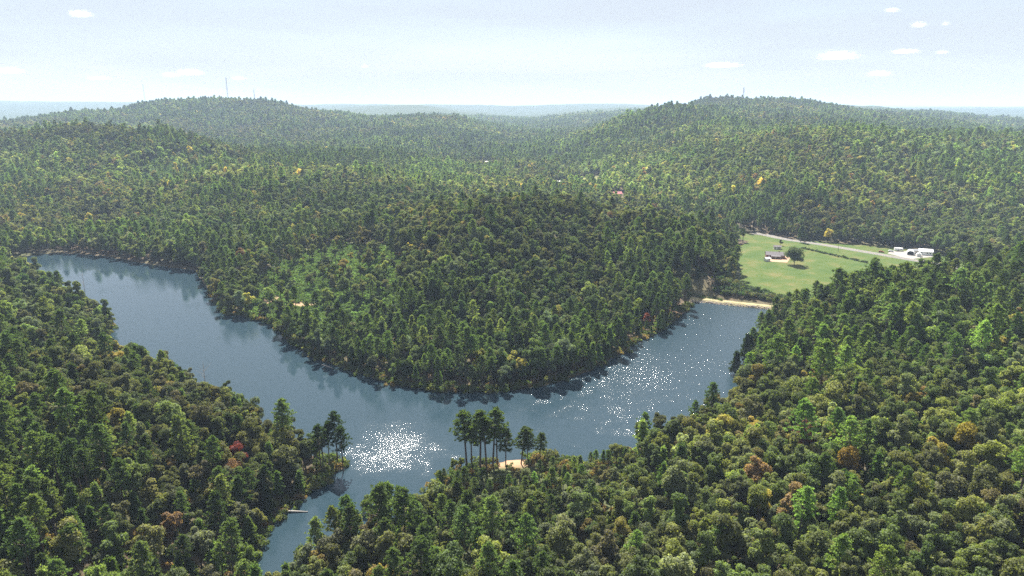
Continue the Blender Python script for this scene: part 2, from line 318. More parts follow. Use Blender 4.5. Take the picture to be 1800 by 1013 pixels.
# kinds of ground cover
KUDZU = np.array([canopy_hit(u, v, 1.5) for u, v in [(430, 545), (455, 490), (520, 445), (600, 425), (680, 430), (720, 470), (700, 545), (650, 590), (580, 592), (520, 578), (470, 562)]])
KUDZU2 = np.array([canopy_hit(u, v, 2) for u, v in [(225, 305), (280, 272), (345, 268), (440, 283), (430, 305), (340, 330), (255, 330)]])
SANDS = [(*canopy_hit(475, 530, .5), 5, 9), (*canopy_hit(535, 535, .5), 9, 5), (*canopy_hit(585, 575, .5), 4, 4), (0, 212.5, 6.5, 2.4), (*hit(1195, 552, 0), 7, 4)]
rg = np.hypot(GX, GY); d_l = np.where(rg < 900, rough_sd(GX, GY), 99)
cov = np.empty((len(GX), 4), np.float32); cov[:, 3] = 1
n1 = fbm(GX, GY, 30, 3)[:, None]
cov[:, :3] = np.array([.085, .068, .044]) + n1 * np.array([.03, .01, .01])
gr = sstep(-.1, .5, fbm(GX + 300, GY, 45, 3))[:, None]; cov[:, :3] = cov[:, :3] * (1 - .6 * gr) + np.array([.06, .085, .028]) * .6 * gr
fo = sstep(2500, 4200, rg)[:, None]; cov[:, :3] = cov[:, :3] * (1 - fo) + np.array([.035, .055, .022]) * fo
ku = np.maximum(sstep(8, -2, sdist(GX, GY, KUDZU)), sstep(15, -5, sdist(GX, GY, KUDZU2)))[:, None]; cov[:, :3] = cov[:, :3] * (1 - ku) + np.array([.075, .12, .04]) * ku
fx, fy = canopy_hit(1030, 317, 1.); q = sstep(60, 30, np.hypot((GX - fx) * 1.6, (GY - fy) * .8))[:, None]; cov[:, :3] = cov[:, :3] * (1 - q) + np.array([.17, .17, .06]) * q
ba = (sstep(2., .6, d_l) * (rg < 900))[:, None]; cov[:, :3] = cov[:, :3] * (1 - .7 * ba) + np.array([.13, .095, .06]) * .7 * ba
for sx, sy, sa, sb in SANDS:
    q = sstep(1.3, .8, np.hypot((GX - sx) / sa, (GY - sy) / sb) + .3 * n1[:, 0])[:, None]; cov[:, :3] = cov[:, :3] * (1 - q) + np.array([.32, .21, .13]) * q
at_ = me.attributes.new('cover', 'FLOAT_COLOR', 'POINT'); at_.data.foreach_set('color', cov.ravel())
tag(link('ground', me, M['ground']), kind='structure')

# lake surface, a little wider than the shoreline except at the dam
bm = bmesh.new(); c0 = LAKE.mean(0); n = len(LAKE)
P2 = []
for k in range(n):
    p, q, r_ = LAKE[k - 1], LAKE[k], LAKE[(k + 1) % n]; tng = (r_ - p) / np.hypot(*(r_ - p)); nrm = np.array([-tng[1], tng[0]])
    P2.append(q + nrm * (5 if not (105 < q[0] < 180 and q[1] > 360) else 2.5))
area = sum(P2[k][0] * P2[(k + 1) % n][1] - P2[(k + 1) % n][0] * P2[k][1] for k in range(n))
if area < 0: pass
else:
    P2 = [LAKE[k] * 2 - P2[k] for k in range(n)]
f = bm.faces.new([bm.verts.new((p[0], p[1], 0)) for p in P2]); bmesh.ops.triangulate(bm, faces=[f], ngon_method='EAR_CLIP')
for f in bm.faces:
    if f.normal.z < 0: f.normal_flip()
me = bpy.data.meshes.new('lake'); bm.to_mesh(me); bm.free(); tag(link('lake', me, M['water']), kind='structure')

# ------------------------------------------------------------------ tree prototypes
def cards(C, Nn, sx, sy, roll=None):
    n = len(C); Nn = Nn / np.linalg.norm(Nn, axis=1, keepdims=True); ref = rng.normal(size=(n, 3))
    T = np.cross(Nn, ref); T /= np.linalg.norm(T, axis=1, keepdims=True) + 1e-9; B = np.cross(Nn, T)
    sx = np.broadcast_to(sx, n)[:, None]; sy = np.broadcast_to(sy, n)[:, None]
    bend = Nn * (sx * .25)
    V = np.stack([C - T * sx, C - B * sy + bend, C + T * sx, C + B * sy + bend], 1).reshape(-1, 3)   # folded leaf-spray diamonds
    return V, np.arange(4 * n).reshape(n, 4)
def axis_cards(C, D, ln, wd_):
    n = len(C); D = D / np.linalg.norm(D, axis=1, keepdims=True); S = np.cross(D, rng.normal(size=(n, 3))); S /= np.linalg.norm(S, axis=1, keepdims=True) + 1e-9
    ln = np.broadcast_to(ln, n)[:, None]; w = np.broadcast_to(wd_, n)[:, None]
    V = np.stack([C, C + D * ln * .6 - S * w, C + D * ln, C + D * ln * .6 + S * w], 1).reshape(-1, 3); return V, np.arange(4 * n).reshape(n, 4)
def rdir(n, zmin=-1.):
    z = rng.uniform(zmin, 1, n); t = rng.uniform(0, 2 * math.pi, n); s = np.sqrt(1 - z * z); return np.stack([s * np.cos(t), s * np.sin(t), z], 1)
def hardwood(H, Rad, ncard, size, base=.30, nl=17, flat=.9, open_=0.):
    V = []; cz = H * (base + 1) / 2; hz = H * (1 - base) / 2; tr = MB(); bend = rng.normal(0, .25, 2)
    tr.tube([(0, 0, -.6), (bend[0] * .4, bend[1] * .4, H * .3), (bend[0], bend[1], H * .6), (bend[0] * 1.2, bend[1] * 1.2, H * .86)], [H * .018, H * .014, H * .009, H * .003], 6)
    per = ncard // nl
    for k in range(nl):
        d = rdir(1, -.75)[0]; q = rng.uniform(.45, .95) if k > 2 else .25; prof = 1 - .35 * max(d[2], 0) - .25 * max(-d[2], 0)
        c = np.array([d[0] * Rad * q * prof, d[1] * Rad * q * prof, cz + d[2] * hz * q * 1.08]); c[:2] += bend
        lr = Rad * rng.uniform(.22, .44) * (1 - open_); nn = int(per * rng.uniform(.8, 1.2)); dd = rdir(nn, -.55)
        rad = lr * rng.uniform(.65, 1.08, nn)[:, None]; lump = 1 + .22 * np.sin(dd[:, :1] * 7 + k) * np.cos(dd[:, 1:2] * 6 + k * 2)
        C = c + dd * rad * lump * np.array([1, 1, flat]); C = C + rng.normal(0, lr * .07, (nn, 3))
        v, _ = cards(C, dd + rng.normal(0, .55, (nn, 3)) + np.array([0, 0, .25]), rng.uniform(.7, 1.3, nn) * size, rng.uniform(.5, .9, nn) * size); V.append(v)
        tr.tube([(bend[0] * .7, bend[1] * .7, H * rng.uniform(base * .8, .6)), tuple((c * .6 + np.array([0, 0, cz * .36]))), tuple(c)], [H * .006, H * .004, H * .0015], 4)
    V = np.concatenate(V); return V, np.arange(len(V)).reshape(-1, 4), tr
def pine(H, Rad, crown0, nb, tufts, ncard, ln, droop=.15, cone=.0):
    V = []; tr = MB(); b = rng.normal(0, .18, 2)
    tr.tube([(0, 0, -.6), (b[0] * .5, b[1] * .5, H * .4), (b[0], b[1], H * .75), (b[0], b[1], H * .985)], [H * .0125, H * .0105, H * .0065, H * .0012], 6)
    for k in range(nb):
        f = (k + rng.uniform(0, 1)) / nb; z = H * (crown0 + (1 - crown0) * f ** .85 * .97); t = k * 2.4 + rng.uniform(-.5, .5)
        prof = (1 - f) ** .75 * (1 - cone * 0) * (.55 + .45 * min(1, f * 5)) if cone == 0 else (1 - f) ** .9
        L = Rad * (prof * rng.uniform(.7, 1.15) + .10); up = rng.uniform(.05, .45) - droop * (1 - f)
        d = np.array([math.cos(t), math.sin(t), up]); p0 = np.array([b[0] * z / H, b[1] * z / H, z]); p1 = p0 + d * L
        tr.tube([tuple(p0), tuple(p0 * .5 + p1 * .5 - np.array([0, 0, .06 * L])), tuple(p1)], [H * .0032, H * .002, H * .0008], 3)
        for q in range(tufts):
            s = rng.uniform(.35, 1.02); c = p0 + d * L * s + rng.normal(0, .13 * L + .12, 3) * np.array([1, 1, .6]); n_ = ncard
            dd = rdir(n_, -.35) + np.array([0, 0, .35]) + d * .4; v, _ = axis_cards(np.repeat(c[None], n_, 0) + rng.normal(0, .10, (n_, 3)) * ln, dd, ln * rng.uniform(.7, 1.2, n_), ln * .24); V.append(v)
    n_ = ncard * 4; v, _ = axis_cards(np.repeat(np.array([[b[0], b[1], H * .96]]), n_, 0) + rng.normal(0, .25, (n_, 3)) * np.array([1, 1, 1.6]), rdir(n_, -.2) + np.array([0, 0, .6]), ln * 1.0, ln * .22); V.append(v)
    V = np.concatenate(V); return V, np.arange(len(V)).reshape(-1, 4), tr
def joined(name, V, F, tr, lm, bmt):
    tv = np.array(tr.v, np.float32); me = bpy.data.meshes.new(name); nv = len(V)
    allf = [list(f) for f in F.tolist()] + [[nv + i for i in f] for f in tr.f]
    me.from_pydata(np.concatenate([V, tv]).tolist(), [], allf); me.materials.append(lm); me.materials.append(bmt)
    mi = np.zeros(len(allf), np.int32); mi[len(F):] = 1; me.polygons.foreach_set('material_index', mi); me.update(); return me
PROTO = {}
def make(kind, n, fn, lm, bmt, sets):
    L = {}
    for lod, kw in sets.items():
        L[lod] = []
        for k in range(n if lod != 'far' else max(3, n // 2)):
            V, F, tr = fn(k, **kw); e = {'joined': joined(f'{kind}_{lod}_mesh', V, F, tr, M[lm], M[bmt])}
            if lod in ('near', 'mid'):
                e['crown'] = np_mesh('crown', V, F); e['crown'].materials.append(M[lm]); e['trunk'] = tr.mesh('trunk'); e['trunk'].materials.append(M[bmt])
            L[lod].append(e)
    PROTO[kind] = L
HW = [(14, 3.5), (15.5, 3.9), (12.5, 3.6), (16.5, 3.5), (14, 4.4), (11.5, 2.9), (15, 3.1), (13, 4.1), (17, 3.0), (10.5, 3.3), (14.5, 3.7), (13.5, 2.7)]
make('hardwood', 12, lambda k, ncard, size: hardwood(HW[k][0], HW[k][1], ncard, size, base=(.22, .3, .18, .34, .25, .15, .36, .2, .3, .12, .4, .2)[k], nl=(17, 20, 15, 19, 24, 13, 14, 20, 18, 11, 13, 12)[k], open_=(0, .08, 0, .15, .05, 0, .22, .08, .05, 0, .25, .1)[k]), 'leaf', 'bark',
     {'near': dict(ncard=5600, size=.26), 'mid': dict(ncard=1600, size=.48), 'far': dict(ncard=520, size=.9)})
PN = [(19, 3.2, .52), (20.5, 3.6, .58), (17.5, 3.3, .45), (21, 3.3, .62), (18, 3.8, .5), (16.5, 2.9, .40)]
make('pine', 6, lambda k, nb, tufts, ncard, ln: pine(PN[k][0], PN[k][1], PN[k][2], nb, tufts, ncard, ln), 'needle', 'pinebark',
     {'near': dict(nb=42, tufts=6, ncard=14, ln=.56), 'mid': dict(nb=32, tufts=4, ncard=9, ln=.85), 'far': dict(nb=20, tufts=3, ncard=9, ln=1.5)})
YP = [(11, 2.1, .12), (12.5, 2.2, .2), (9.5, 2.0, .08), (13.5, 2.3, .28)]
make('young_pine', 4, lambda k, nb, tufts, ncard, ln: pine(YP[k][0], YP[k][1], YP[k][2], nb, tufts, ncard, ln, 0, 1.), 'needle', 'pinebark',
     {'near': dict(nb=60, tufts=5, ncard=12, ln=.58), 'mid': dict(nb=40, tufts=4, ncard=7, ln=.9), 'far': dict(nb=16, tufts=3, ncard=5, ln=1.6)})
def shrub_mesh(k):
    V = []
    for q in range(5):
        c = np.array([rng.normal(0, .7), rng.normal(0, .7), rng.uniform(.4, 1.3)]); nn = 55; dd = rdir(nn, -.3)
        v, _ = cards(c + dd * rng.uniform(.5, 1.0, nn)[:, None] * .8, dd + rng.normal(0, .6, (nn, 3)), .24, .17); V.append(v)
    V = np.concatenate(V); tr = MB()
    for q in range(3): tr.tube([(0, 0, -.3), (rng.normal(0, .3), rng.normal(0, .3), .7)], [.04, .015], 4)
    return V, np.arange(len(V)).reshape(-1, 4), tr
SHR = []
for k in range(4):
    V, F, tr = shrub_mesh(k); e = dict(joined=joined('shrub_mesh', V, F, tr, M['leaf'], M['bark'])); e['crown'] = np_mesh('foliage', V, F); e['crown'].materials.append(M['leaf']); e['trunk'] = tr.mesh('stem'); e['trunk'].materials.append(M['bark']); SHR.append(e)

# ------------------------------------------------------------------ where trees stand
def spots(r0, r1, s):
    n = int(r1 / s) + 2; g = np.arange(-n, n + 1) * s; X, Y = np.meshgrid(g, np.arange(0, n + 1) * s); X = X.ravel() + rng.uniform(-.46, .46, X.size) * s; Y = Y.ravel() + rng.uniform(-.46, .46, Y.size) * s
    r = np.hypot(X, Y); a = np.abs(np.arctan2(X, Y)); m = (r >= r0) & (r < r1) & (a < R(47)) & (r > 55); return X[m], Y[m]
ROAD = [hit(u, v, VZ) for u, v in [(1325, 410), (1345, 413), (1366, 418), (1390, 422.5), (1412, 425.5), (1450, 431), (1500, 439.5), (1550, 448), (1590, 455), (1640, 463), (1700, 474)]]
DAM_A, DAM_B = np.array((108., 420.)), np.array((174., 393.))
YARD = [hit(u, v, VZ) for u, v in [(1350, 460), (1349, 455), (1372, 455.5), (1378, 450), (1389, 453), (1384, 462)]]
LOT = [hit(u, v, VZ) for u, v in [(1560, 446), (1566, 441), (1634, 443), (1640, 452), (1600, 456)]]
def clear(x, y, pad=.4):
    m = np.ones(x.shape, bool); r = np.hypot(x, y); nr0 = r < 900
    q = np.ones(x.shape, bool); xx, yy = x[nr0], y[nr0]
    ok = (rough_sd(xx, yy) > pad) & (sdist(xx, yy, VALLEY) > 1) & (sdist(xx, yy, CLEARZ) > 0) & (pdist(xx, yy, np.array(ROAD), False) > 7.5) & (pdist(xx, yy, np.array([DAM_A, DAM_B]), False) > 11) & (sdist(xx, yy, np.array(LOT)) > 3)
    for sx, sy, sa, sb in SANDS: ok &= np.hypot((xx - sx) / sa, (yy - sy) / sb) > 1
    q[nr0] = ok; return q
FARCLEAR = [(1030, 317, 46, 48), (1085, 345, 16, 36), (985, 325, 20, 38), (850, 290, 24, 48), (1300, 179, 50, 40), (1242, 178, 24, 45), (1259, 188, 18, 45)]
PAL_H = [((.078, .112, .030), 'green', 30), ((.108, .120, .036), 'olive green', 28), ((.112, .132, .068), 'grey-green', 18), ((.145, .172, .034), 'yellow-green', 12), ((.125, .112, .055), 'brownish', 4), ((.24, .20, .04), 'yellow', 2.2), ((.19, .115, .05), 'rusty orange', .6)]
PAL_P = [((.052, .086, .026), 'dark green', 40), ((.074, .118, .030), 'green', 42), ((.105, .142, .036), 'light green', 18)]
def choose(n, pal, shift=None):
    p = np.array([e[2] for e in pal], float); k = rng.choice(len(pal), n, p=p / p.sum()); c = np.array([pal[a][0] for a in k]) * 1.25 * np.exp(rng.normal(0, .24, (n, 1))) * rng.uniform(.93, 1.07, (n, 3)); return k, c
T = {k: [] for k in ('x', 'y', 'kind', 'lod', 'var', 's', 'rz', 'col', 'ci')}
def add(x, y, kind, lod, s, col, ci):
    n = len(x); T['x'].append(x); T['y'].append(y); T['kind'].append(np.full(n, kind)); T['lod'].append(np.full(n, lod)); T['var'].append(rng.integers(0, 1000, n)); T['s'].append(s); T['rz'].append(rng.uniform(0, 6.28, n)); T['col'].append(col); T['ci'].append(ci)
KIND = ['hardwood', 'pine', 'young_pine']
for r0, r1, s, lod in ((55, 330, 4.0, 0), (330, 800, 4.6, 0), (800, 1500, 5.4, 1), (1500, 4200, 7.0, 2)):
    x, y = spots(r0, r1, s); m = clear(x, y); x, y = x[m], y[m]
    if r1 <= 900 or r0 == 800:
        kd = np.minimum(sdist(x, y, KUDZU), sdist(x, y, KUDZU2)); keep = (kd > 0) | (rng.random(len(x)) < .15); x, y = x[keep], y[keep]
    if r0 >= 800:
        bad = np.zeros(len(x), bool)
        for (u, v, w_, dd) in FARCLEAR:
            px, py = canopy_hit(u, v, 1.) if v > 200 else at(u, v, 2700)[:2]; ang = np.arctan2(x, y) - math.atan2(px, py); bad |= (np.abs(ang) * FPX < w_ * .5 + 4.5 / math.hypot(px, py) * FPX) & (np.abs(np.hypot(x, y) - math.hypot(px, py) + dd * .7) < dd * 1.6)
        x, y = x[~bad], y[~bad]
    pf = (.38 if r0 < 300 else .17) + 1.5 * fbm(x, y, 110, 3)                                         # stands of pine and stands of hardwood
    pf += .25 * sstep(20, 90, x) * sstep(330, 150, y) - .12 * (x < -40) * (y < 330); pf += .35 * sstep(9, 3, rough_sd(x, y)) * (np.hypot(x, y) < 320)
    ispine = rng.random(len(x)) < np.clip(pf, .06, .9); yp = ispine & (rng.random(len(x)) < np.clip((.25 if r0 < 300 else .1) + .9 * fbm(x + 500, y, 60, 2) + .2 * ((x > -20) & (y < 200)), 0, .85))
    for kk, mm in ((0, ~ispine), (1, ispine & ~yp), (2, yp)):
        n = mm.sum(); xs, ys = x[mm], y[mm]; ci, c = choose(n, PAL_H if kk == 0 else PAL_P)
        if r0 < 300: c = c * (1 + sstep(10, 60, xs)[:, None] * np.array([.14, .17, -.12]))
        if kk == 0: c = c * (1 + .3 * fbm(xs, ys, 120, 2) + .35 * fbm(xs + 70, ys, 320, 2))[:, None] * (1 + .3 * fbm(xs - 900, ys, 160, 2)[:, None] * np.array([1, .2, -.3]))
        c = c * np.exp(.45 * fbm(xs + 333, ys - 120, 260, 2))[:, None]; lum = c.mean(1, keepdims=True); c = c * .8 + lum * .2
        sc = (1 + .22 * fbm(xs + 40, ys, 75, 2)) * rng.normal(.97, .2, n).clip(.5, 1.45) * (((.86 if kk == 0 else .95) if r0 < 300 else .92) if r1 < 1500 else 1.0 if r0 < 1500 else 1.1); add(xs, ys, kk, lod, sc, c * 1.35, ci)
T = {k: np.concatenate(v) for k, v in T.items()}
T['z'] = height(T['x'], T['y'])
dsh = np.where(np.hypot(T['x'], T['y']) < 420, rough_sd(T['x'], T['y']), 99); T['s'] = np.where((dsh < 10) & (T['kind'] == 1), np.minimum(T['s'], .95), T['s'])
fb = (T['x'] > -34) & (T['x'] < 44) & (T['y'] > 176) & (T['y'] < 222); T['s'] = np.where(fb, T['s'] * np.where(T['kind'] == 1, .45, .55), T['s'])
# leave out trees wholly hidden behind nearer ground and crowns
r = np.hypot(T['x'], T['y']); a = np.arctan2(T['x'], T['y']); top = (T['z'] + 17 * T['s'] - HCAM) / r; low = (T['z'] + 9 - HCAM) / r
order = np.argsort(r); bins = np.clip(((a + R(48)) / R(96) * 480).astype(int), 0, 479); mxe = np.full(480, -9.); vis = np.ones(len(r), bool)
mlag = {}
for k in order:
    b = bins[k]
    if r[k] > 420 and top[k] + 7 / r[k] < min(mxe[max(b - 1, 0)], mxe[b], mxe[min(b + 1, 479)]): vis[k] = False
    if low[k] > mxe[b]: mxe[b] = low[k]
T = {k: v[vis] for k, v in T.items()}

# ------------------------------------------------------------------ single trees that stand out (kind, pixel of crown middle, height of it, scale, colour, label)
SPECIAL = []
def special(u, v, kind, scale, col, label, ground=None, cat='tree', hh=None, var=None):
    x, y = ground if ground else canopy_hit(u, v, hh if hh else (9 if kind == 0 else 13) * scale); SPECIAL.append((x, y, kind, scale, col, label, cat, rng.integers(0, 8) if var is None else var))
special(417, 792, 0, .85, (.21, .045, .035), 'small scarlet maple among the green trees beside the inlet')
special(1412, 763, 0, .85, (.20, .075, .065), 'dull pink-red tree on the hillside above the sandy beach')
special(1137, 562, 0, .6, (.22, .065, .045), 'small red tree at the water edge of the peninsula near the dam', hh=5)
special(1125, 540, 0, .95, (.15, .19, .03), 'bright yellow-green tree behind the small red tree on the peninsula')
special(1700, 778, 0, 1.0, (.26, .21, .03), 'broad yellow tree with the largest golden crown on the open hillside')
special(1497, 815, 0, .85, (.30, .20, .03), 'small golden tree in a thin pine stand on the hillside')
special(1437, 665, 0, .8, (.24, .12, .04), 'small orange tree partway up the hillside facing the dam')
special(1600, 712, 0, .8, (.22, .18, .035), 'yellow tree among olive trees high on the hillside')
special(300, 905, 0, 1.05, (.20, .125, .065), 'broad rusty brown tree on the slope beside the inlet')
special(205, 735, 0, .9, (.21, .175, .04), 'pale yellow tree on the slope between inlet and upper lake')
special(648, 885, 0, .72, (.15, .20, .03), 'bright lime-green tree on the shore across the inlet from the log')
special(700, 890, 0, .55, (.21, .19, .03), 'small yellow tree next to the lime-green tree on the shore')
special(440, 990, 0, .95, (.12, .17, .035), 'fresh green tree at the foot of the inlet bank')
special(190, 975, 2, 1.25, (.085, .13, .03), 'bushy bright green pine low on the inlet slope')
special(375, 890, 1, 1.1, (.055, .085, .03), 'tall full-crowned pine rising above the inlet bank')
special(1055, 560, 0, .7, (.13, .06, .035), 'small russet tree on the lower peninsula slope')
for k, (u, v, top_) in enumerate([(821, 822, 730), (829, 820, 735), (844, 826, 733), (856, 832, 737), (866, 820, 731), (874, 811, 738)]):
    g = hit(u, v, .9); d = math.hypot(math.hypot(*g), HCAM); special(u, v, 1, (v - top_) / FPX * d / .86 / PN[k % 4][0] * (1., .86, 1.03, .95, 1.05, .9)[k], (.085, .125, .036), 'tall bare-trunked pine in the clump beside the sandy beach', ground=g, var=k % 4)
for u, v, top_ in [(889, 817, 750), (916, 814, 748), (927, 809, 749), (948, 808, 756)]:
    g = hit(u, v, .9); d = math.hypot(math.hypot(*g), HCAM); special(u, v, 1, (v - top_) / FPX * d / .86 / 18., (.07, .10, .034), 'dark mid-height pine on the sandy beach bank', ground=g, var=5)
for u, v in [(797, 819), (809, 818)]: special(u, v, 0, .5, (.15, .18, .03), 'slim yellow-green sapling beneath the beach pines', ground=hit(u, v, .9), var=5)
for u, v in [(1296, 622), (1308, 612), (1318, 600)]: special(u, v, 2, 1.3, (.035, .055, .022), 'dark bushy pine at the lake edge opposite the dam', hh=11)
for u, v in [(590, 760), (575, 765), (560, 772), (600, 775)]: special(u, v, 1, .95, (.042, .07, .024), 'dark pine at the tip of the point by the glitter', hh=12)
sx = np.array([s[0] for s in SPECIAL]); sy = np.array([s[1] for s in SPECIAL])
keep = np.ones(len(T['x']), bool)
for px, py, s in zip(sx, sy, SPECIAL): keep &= np.hypot(T['x'] - px, T['y'] - py) > (3.6 if s[2] == 0 else 2.6) * max(s[3], .7)
for px, py, s in zip(sx, sy, SPECIAL):
    if math.hypot(px, py) < 420:
        dx, dy = T['x'] - px, T['y'] - py; dd = np.hypot(dx, dy); nearer = (dx * -px + dy * -py) / (math.hypot(px, py) * np.maximum(dd, .1))
        T['s'] = np.where((dd < 11) & (nearer > .5), T['s'] * .55, T['s'])
# keep the view to the beach, its pines and the log open
bx = (np.abs(T['x'] - 1) < 24) & (T['y'] > 203) & (T['y'] < 222); keep &= ~bx
T = {k: v[keep] for k, v in T.items()}

# ------------------------------------------------------------------ individual trees: those that show largest
u, v = pix(T['x'], T['y'], T['z'] + 10); dist = np.sqrt(T['x'] ** 2 + T['y'] ** 2 + (HCAM - T['z'] - 10) ** 2)
infr = (u > -30) & (u < 1830) & (v < 1060)
single = np.zeros(len(u), bool)
for kk, cap in ((0, 296), (1, 290), (2, 296)):
    idx = np.where((T['kind'] == kk) & infr)[0]; idx = idx[np.argsort(dist[idx] / T['s'][idx])][:cap - sum(1 for s in SPECIAL if s[2] == kk)]; single[idx] = True
def zone(x, y):
    d = float(rough_sd(np.array([x]), np.array([y]))[0])
    if x < -52 + (0 if y < 215 else -5):
        return 'at the water edge beside the fallen log' if d < 9 else ('on the lower slope above the fallen log' if d < 45 else 'on the upper slope above the fallen log')
    if d < 9: return 'at the water edge near the sandy beach'
    if d < 40: return 'on the low ground behind the sandy beach'
    return 'on the hillside rising behind the sandy beach' if x < 60 else 'high on the hillside around the golden trees'
NAME = ['hardwood_tree', 'pine_tree', 'young_pine_tree']; NOUN = ['round-crowned hardwood tree', 'long-trunked pine', 'narrow young pine']
def tree(x, y, z, kk, lod, var, s, rz, col, label, group, cat):
    P = PROTO[KIND[kk]][('near', 'mid')[lod]]; e = P[var % len(P)]
    o = empty(NAME[kk], (x, y, z - .15), rz); o.scale = (s, s, s); o.rotation_euler = (random.gauss(0, .035), random.gauss(0, .035), rz)
    t = link('trunk', e['trunk'], parent=o); c = link('crown', e['crown'], parent=o); c['tint'] = [float(q) for q in col]
    tag(o, label, cat, group); return o
for k in np.where(single)[0]:
    kk = int(T['kind'][k]); ad = (PAL_H if kk == 0 else PAL_P)[int(T['ci'][k])][1]; sz = 'small ' if T['s'][k] < .85 else 'large ' if T['s'][k] > 1.18 else ''
    lab = f"{sz}{ad} {NOUN[kk]} {zone(T['x'][k], T['y'][k])}"
    tree(T['x'][k], T['y'][k], T['z'][k], kk, 0 if dist[k] < 340 else 1, int(T['var'][k]), float(T['s'][k]), float(T['rz'][k]), T['col'][k], lab, lab.replace('tree', 'trees').replace('pine ', 'pines '), 'pine' if kk else 'tree')
cnt = {}
for s in SPECIAL: cnt[s[5]] = cnt.get(s[5], 0) + 1
for (x, y, kk, sc, col, lab, cat, var) in SPECIAL:
    ob = tree(x, y, height1(x, y), kk, 0 if math.hypot(x, y) < 330 else 1, int(var), float(sc), random.uniform(0, 6), col, lab, ('set: ' + lab)[5:] + 's' if cnt[lab] > 1 else None, 'pine' if kk else 'tree')
    if 'beach' in lab and kk == 1: ob.scale = (sc * 1.35, sc * 1.35, sc)

# ------------------------------------------------------------------ the rest of the wood: one object per kind, instanced on points
def forest(name, meshes_by, sel, label, cat=None, zoff=-.15):
    """sel: dict with x y z s rz col pick ; meshes: list"""
    coll = bpy.data.collections.new(name + '_models')
    for k, me in enumerate(meshes_by):
        o = bpy.data.objects.new(f'{name}_model_{k:03d}', me); coll.objects.link(o)
    n = len(sel['x']); me = bpy.data.meshes.new(name); me.vertices.add(n); me.vertices.foreach_set('co', np.stack([sel['x'], sel['y'], sel['z'] + zoff], 1).astype(np.float32).ravel())
    def attr(nm, ty, key, arr): a_ = me.attributes.new(nm, ty, 'POINT'); a_.data.foreach_set(key, arr)
    attr('pick', 'INT', 'value', sel['pick'].astype(np.int32)); attr('turn', 'FLOAT', 'value', sel['rz'].astype(np.float32)); attr('size', 'FLOAT', 'value', sel['s'].astype(np.float32))
    attr('tint', 'FLOAT_COLOR', 'color', np.concatenate([sel['col'], np.ones((n, 1))], 1).astype(np.float32).ravel())
    o = link(name, me); gt = bpy.data.node_groups.new(name + '_nodes', 'GeometryNodeTree')
    gt.interface.new_socket('Geometry', in_out='INPUT', socket_type='NodeSocketGeometry'); gt.interface.new_socket('Geometry', in_out='OUTPUT', socket_type='NodeSocketGeometry')
    gi = N(gt, 'NodeGroupInput'); go = N(gt, 'NodeGroupOutput'); ip = N(gt, 'GeometryNodeInstanceOnPoints'); ci = N(gt, 'GeometryNodeCollectionInfo'); ci.inputs[0].default_value = coll; ci.inputs['Separate Children'].default_value = True; ci.inputs['Reset Children'].default_value = True
    def na_(nm, ty): q = N(gt, 'GeometryNodeInputNamedAttribute', data_type=ty); q.inputs[0].default_value = nm; return q.outputs[0]
    cx = N(gt, 'ShaderNodeCombineXYZ'); gt.links.new(na_('turn', 'FLOAT'), cx.inputs[2])
    er = N(gt, 'FunctionNodeEulerToRotation'); gt.links.new(cx.outputs[0], er.inputs[0])
    m2p = N(gt, 'GeometryNodeMeshToPoints')
    gt.links.new(gi.outputs[0], m2p.inputs[0]); gt.links.new(m2p.outputs[0], ip.inputs['Points']); gt.links.new(ci.outputs[0], ip.inputs['Instance']); ip.inputs['Pick Instance'].default_value = True
    gt.links.new(na_('pick', 'INT'), ip.inputs['Instance Index']); gt.links.new(er.outputs[0], ip.inputs['Rotation']); gt.links.new(na_('size', 'FLOAT'), ip.inputs['Scale']); gt.links.new(ip.outputs[0], go.inputs[0])
    md = o.modifiers.new('wood', 'NODES'); md.node_group = gt
    tag(o, label, cat, kind='stuff'); return o
rest = ~single
LODN = ['near', 'mid', 'far']
for kk, nm, lab in ((0, 'hardwood_forest', 'mass of green and olive hardwoods covering the hills round the lake'), (1, 'pine_forest', 'mass of dark tall pines scattered through the wooded hills'), (2, 'young_pine_forest', 'mass of narrow young pines filling stands on the hills')):
    ms = []; off = []
    for l in LODN: off.append(len(ms)); ms += [e['joined'] for e in PROTO[KIND[kk]][l]]
    m = rest & (T['kind'] == kk); s = {k: v[m] for k, v in T.items()}; nn = np.array([len(PROTO[KIND[kk]][l]) for l in LODN])
    s['pick'] = np.array(off)[s['lod']] + s['var'] % nn[s['lod']]; forest(nm, ms, s, lab, 'forest')
def scatter(name, label, x, y, pal, smin, smax, cat):
    n = len(x); ci, c = choose(n, pal); forest(name, [e['joined'] for e in SHR], dict(x=x, y=y, z=height(x, y), s=rng.uniform(smin, smax, n), rz=rng.uniform(0, 6.28, n), col=c, pick=rng.integers(0, 4, n)), label, cat)
x, y = spots(55, 480, 3.6); m = clear(x, y, -.3) & (np.minimum(sdist(x, y, KUDZU), 99) > 0) & (rng.random(len(x)) < .75); x, y = x[m], y[m]
x2, y2 = spots(55, 480, 1.9); d2 = rough_sd(x2, y2); m = (d2 > -.4) & (d2 < 3.2) & clear(x2, y2, -.5) & (rng.random(len(x2)) < .8); x, y = np.concatenate([x, x2[m]]), np.concatenate([y, y2[m]])
scatter('undergrowth', 'low mixed shrubs and saplings under the trees along the shores', x, y, [((.07, .095, .03), '', 5), ((.11, .125, .04), '', 3), ((.14, .10, .045), '', 2)], .6, 1.6, 'undergrowth')
xs, ys = [], []
